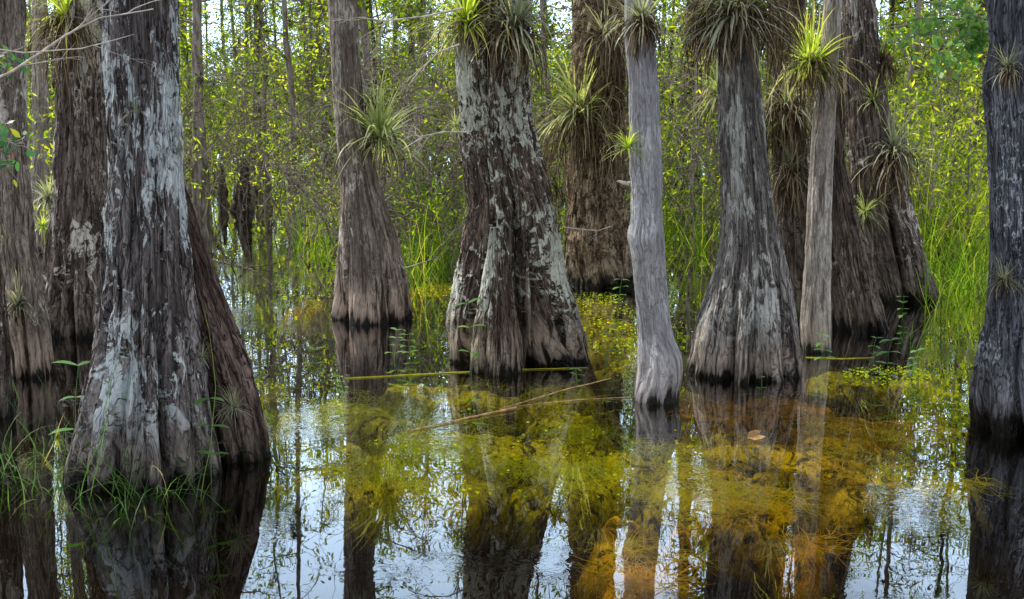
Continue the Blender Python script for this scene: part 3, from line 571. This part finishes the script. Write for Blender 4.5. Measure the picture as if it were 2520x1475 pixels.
def leafy(px0, py0, targets, Y, nl, leafpx, mat, label, name='leafy_branch'):
    p0 = atY(px0, py0, Y); s = Y/F; e = empty(name, p0, label, 'branch'); g = Geo(); gl = Geo()
    for tx, ty in targets:
        q = atY(tx, ty, Y+rng.uniform(-.3, .3))-p0; L = np.linalg.norm(q); P = paths(np.zeros((1, 3)), q[None]+[[0, 0, .1*L]], L, .25, .06, 12); g.tube(P, .006, .002, 5)
        T = paths(np.repeat(P[0, 3:], 2, 0), rng.normal(0, 1, (20, 3)), L*.22, .3, .1, 5); g.tube(T, .003, .001, 4)
        c = np.concatenate([P[0, 3:]]+[T[:, i] for i in (2, 3, 4, 5)]); c = c[rng.integers(0, len(c), nl)]+rng.normal(0, .012, (nl, 3)); gl.leaves(c, leafpx*s, leafpx*s*.5, True, [0, 0, -.1])
    g.build('twigs', M['wood_mid'], e); gl.build('leaves', M[mat], e, False)
leafy(2460, 60, [(2250, 60), (2280, 150), (2230, 105), (2330, 190), (2300, 30), (2380, 120)], 9.2, 70, 24, 'leaf_near', 'leafy green branch reaching in beside the top of the right edge tree')
leafy(-60, 150, [(20, 125), (30, 200), (50, 175)], 6.6, 14, 26, 'leaf_redgreen', 'small leafy spray at the upper left edge')
leafy(-70, 330, [(30, 310), (50, 350), (20, 390), (60, 365), (15, 430)], 6.6, 20, 28, 'leaf_redgreen', 'larger green leaved spray at the left edge below the small one')
leafy(2560, 230, [(2440, 250), (2420, 210)], 9.5, 30, 18, 'leaf_mid', 'small dull leafy twig against the right edge tree')
g = Geo(); g.leaves(np.array([[0, 0, .012], [0, .01, .02]]), .11, .045, True, np.array([[3., 0, .5], [2., 0, 1.5]])); o = g.build('fallen_leaf', M['stick_tan'], None, False); o.location = ground(1838, 1082); tag(o, 'curled orange brown leaf floating at right of centre', 'leaf')

# ------------------------------------------------------------ water, bed, ground
ALG = [(900, 1010, 230, 32, .1), (1300, 1090, 370, 82, .2), (950, 1130, 220, 70, .25), (1050, 1195, 155, 42, .45), (1450, 1130, 195, 90, .3), (1850, 1130, 250, 78, .55), (1860, 1250, 185, 58, .6), (1520, 1310, 90, 62, .65), (1560, 1425, 100, 34, .8),
       (1680, 1330, 70, 45, .75), (1830, 1010, 190, 33, .85), (2170, 1055, 210, 39, .62), (2170, 930, 180, 27, .3), (1490, 800, 85, 85, .3), (1060, 712, 90, 12, .7), (760, 760, 50, 24, .6), (1250, 965, 400, 27, .25), (2110, 1190, 140, 52, .55), (740, 1010, 85, 22, .3), (1700, 1200, 130, 60, .45), (640, 960, 60, 14, .3), (2350, 1180, 75, 28, .5), (1980, 1330, 65, 33, .8)]
nx_, ny_ = 300, 330
gx = np.linspace(-8, 8, nx_); gy = np.linspace(4.2, 21, ny_); X, Y = np.meshgrid(gx, gy)
al = np.zeros_like(X); hu = np.zeros_like(X); hw = np.zeros_like(X)+.02
for px, py, rx, ry, h in ALG:
    c = ground(px, py, -.13); a = ground(px+rx, py, -.13)[0]-c[0]; b1 = ground(px, py-ry, -.13)[1]-c[1]; b2 = c[1]-ground(px, py+ry, -.13)[1]
    d = np.sqrt(((X-c[0])/a)**2+np.where(Y > c[1], (Y-c[1])/b1, (Y-c[1])/b2)**2); w = np.clip(1.48-d, 0, 1); hu += w*h; hw += w; al = np.maximum(al, w)
hu = hu/hw
nn = fbm(X*2.2, Y*2.0, 0*X, 4); n4 = fbm(X*6, Y*4+7, 0*X, 3)
al = np.clip(al*1.45+(nn-.5)*3.4-.15, 0, 1)*np.clip(al*4, 0, 1); Zb = -.43+.28*al+.10*(n4-.5)+.05*(nn-.5); Zb = np.minimum(Zb, -.05)
idx = np.arange(nx_*ny_).reshape(ny_, nx_); Fq = np.stack([idx[:-1, :-1], idx[:-1, 1:], idx[1:, 1:], idx[1:, :-1]], -1).reshape(-1, 4)
m, nt = newmat('swamp_bed')
a_ = node(nt, 'ShaderNodeAttribute', {'attribute_name': 'alg'}).outputs['Fac']; h_ = node(nt, 'ShaderNodeAttribute', {'attribute_name': 'hue'}).outputs['Fac']
tc = node(nt, 'ShaderNodeTexCoord').outputs['Object']
n1 = nz(nt, tc, (7, 3.6, 5), 6, .72, 1.8); n2 = nz(nt, tc, (34, 22, 20), 3, .6, 1.)
c1 = ramp(nt, h_, [(0, (.38, .47, .009)), (.4, (.62, .55, .010)), (.7, (.60, .35, .012)), (1, (.52, .21, .011))])
c1 = mixc(nt, mapr(nt, n1, .40, .53), (.040, .034, .003), c1)
c1 = mixc(nt, mapr(nt, n2, .38, .60, .5, 0.), c1, (.05, .04, .004))
c = mixc(nt, a_, (.009, .007, .005), c1)
b = node(nt, 'ShaderNodeBsdfDiffuse', Color=c, Normal=node(nt, 'ShaderNodeBump', Strength=.6, Distance=.05, Height=n2).outputs[0]); node(nt, 'ShaderNodeOutputMaterial', Surface=b.outputs[0])
tag(mk('swamp_bed', np.stack([X, Y, Zb], -1), Fq, m, None, {'alg': al.ravel(), 'hue': hu.ravel()}), kind='structure')
def quad(name, x0, x1, y0, y1, z, mat): return tag(mk(name, [[x0, y0, z], [x1, y0, z], [x1, y1, z], [x0, y1, z]], np.array([[0, 1, 2, 3]]), mat, None, None, False), kind='structure')
quad('deep_bed', -300, 300, -30, 500, -.75, m)
m, nt = newmat('swamp_ground'); tc = node(nt, 'ShaderNodeTexCoord').outputs['Object']; c = mixc(nt, mapr(nt, nz(nt, tc, (2, 2, 2), 4), .4, .6), (.02, .02, .01), (.05, .08, .02))
b = node(nt, 'ShaderNodeBsdfDiffuse', Color=c); node(nt, 'ShaderNodeOutputMaterial', Surface=b.outputs[0])
quad('ground', -400, 400, 42, 900, .03, m)
m, nt = newmat('water'); tc = node(nt, 'ShaderNodeTexCoord').outputs['Object']
w1 = nz(nt, tc, (2.2, 2.2, 1), 2, .5, .3); w2 = nz(nt, tc, (13, 13, 1), 2, .55, .5); pm = mapr(nt, nz(nt, tc, (.5, .8, 1), 1, .5), .50, .66)
hgt = mth(nt, 'ADD', mth(nt, 'MULTIPLY', w1, .3), mth(nt, 'MULTIPLY', mth(nt, 'MULTIPLY', w2, pm), .32))
bp = node(nt, 'ShaderNodeBump', Strength=.065, Distance=.05, Height=hgt).outputs[0]
gl = node(nt, 'ShaderNodeBsdfGlossy', Color=(1, 1, 1, 1), Roughness=.004, Normal=bp); tr = node(nt, 'ShaderNodeBsdfTransparent', Color=(.96, .91, .73, 1))
fr = node(nt, 'ShaderNodeFresnel', IOR=1.5, Normal=bp).outputs[0]; fr = mapr(nt, fr, 0., .59, .04, .90)
mx = node(nt, 'ShaderNodeMixShader', i0=fr, i1=tr.outputs[0], i2=gl.outputs[0]); node(nt, 'ShaderNodeOutputMaterial', Surface=mx.outputs[0])
quad('water', -300, 300, -30, 600, 0., m)
g = Geo()
for px, py, rx, ry, h in ALG:
    n_ = int(min(2000, 70+rx*ry*.08)); a = rng.uniform(0, 6.28, n_); q = np.sqrt(rng.random(n_)); S = np.array([ground(px+rx*1.05*math.cos(b_)*c_, py+ry*1.05*math.sin(b_)*c_, -.03) for b_, c_ in zip(a, q)])
    keep = fbm(S[:, 0]*2.2, S[:, 1]*2.0, 0*a, 4) > .48; S = S[keep]; k = len(S)
    if not k: continue
    S[:, 2] = rng.uniform(-.065, -.005, k); D = np.stack([rng.normal(.6, 1, k), rng.normal(0, 1, k), rng.normal(0, .03, k)], 1); P = paths(S, D, rng.uniform(.08, .34, k), 0, .22, 7); P[..., 2] = np.clip(P[..., 2], -.08, -.004)
    g.ribbon(P, rng.uniform(.002, .007, k), .5, rr=np.clip(h+rng.normal(0, .15, k), 0, 1))
tag(g.build('water_weed', M['weed']), 'yellow green and rusty weed strands drifting just under the water', 'water weed', kind='stuff')
g = Geo(); pts = []
for px, py, rx, ry, n_ in [(1490, 800, 80, 80, 260), (1060, 712, 120, 14, 160), (1450, 735, 80, 14, 120), (2180, 925, 110, 25, 220), (1560, 880, 60, 50, 90), (760, 700, 80, 40, 70), (2350, 1000, 80, 60, 50), (640, 945, 60, 14, 40), (1250, 1120, 500, 120, 90)]:
    a = rng.uniform(0, 6.28, n_); q = np.sqrt(rng.random(n_)); pts += [ground(px+rx*math.cos(b_)*c_, py+ry*math.sin(b_)*c_, .006) for b_, c_ in zip(a, q)]
pts = np.array(pts); n_ = len(pts); u = rng.uniform(0, 6.28, n_); l = rng.uniform(.010, .034, n_)
U = np.stack([np.cos(u), np.sin(u), 0*u], 1)*l[:, None]; Vv = np.stack([-np.sin(u), np.cos(u), 0*u], 1)*(l*.5)[:, None]
pts[:, 2] += rng.uniform(0, .01, n_)
g.add(np.stack([pts, pts+U*.5+Vv, pts+U+[0, 0, .008], pts+U*.5-Vv], 1), np.arange(n_*4).reshape(n_, 4), None, np.repeat(rng.random(n_), 4))
tag(g.build('floating_leaves', M['leaf_lime'], None, False), 'scattered small green leaves floating on the water', 'floating leaves', kind='stuff')

# ------------------------------------------------------------ light, sky, camera
from mathutils import Vector
SAZ, SEL = math.radians(-55), math.radians(50)
sd = Vector((math.sin(SAZ)*math.cos(SEL), math.cos(SAZ)*math.cos(SEL), math.sin(SEL)))
w = bpy.data.worlds.new('World'); scene.world = w; w.use_nodes = True; nt = w.node_tree; nt.nodes.clear()
sky = node(nt, 'ShaderNodeTexSky', {'sky_type': 'NISHITA', 'sun_disc': False, 'sun_elevation': SEL, 'sun_rotation': SAZ, 'dust_density': 1.5})
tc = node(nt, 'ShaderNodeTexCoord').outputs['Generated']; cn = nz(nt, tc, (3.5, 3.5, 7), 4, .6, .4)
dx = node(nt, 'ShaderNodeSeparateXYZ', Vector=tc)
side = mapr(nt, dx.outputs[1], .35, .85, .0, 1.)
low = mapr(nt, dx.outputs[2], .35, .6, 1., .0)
cl = mapr(nt, cn, .36, .56, .15, .85)               # cloud white added to the sky all round, fill light for trunk fronts
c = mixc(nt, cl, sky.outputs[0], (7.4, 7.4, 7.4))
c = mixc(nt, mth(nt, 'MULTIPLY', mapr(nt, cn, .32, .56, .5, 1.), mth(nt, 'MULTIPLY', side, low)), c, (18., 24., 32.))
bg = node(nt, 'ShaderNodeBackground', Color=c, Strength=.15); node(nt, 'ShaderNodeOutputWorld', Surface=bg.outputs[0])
L = bpy.data.lights.new('sun', 'SUN'); L.energy = 5; L.angle = math.radians(.5); L.color = (1, .93, .80); lo = bpy.data.objects.new('sun', L); COL.objects.link(lo); lo.rotation_euler = sd.to_track_quat('Z', 'Y').to_euler()
cam = bpy.data.cameras.new('camera'); cam.sensor_width = 36; cam.lens = 36*F/PW; cam.clip_end = 3000; co = bpy.data.objects.new('camera', cam); COL.objects.link(co)
co.location = (0, 0, CH); co.rotation_euler = (math.pi/2-PIT, 0, 0); scene.camera = co
scene.view_settings.view_transform = 'Standard'
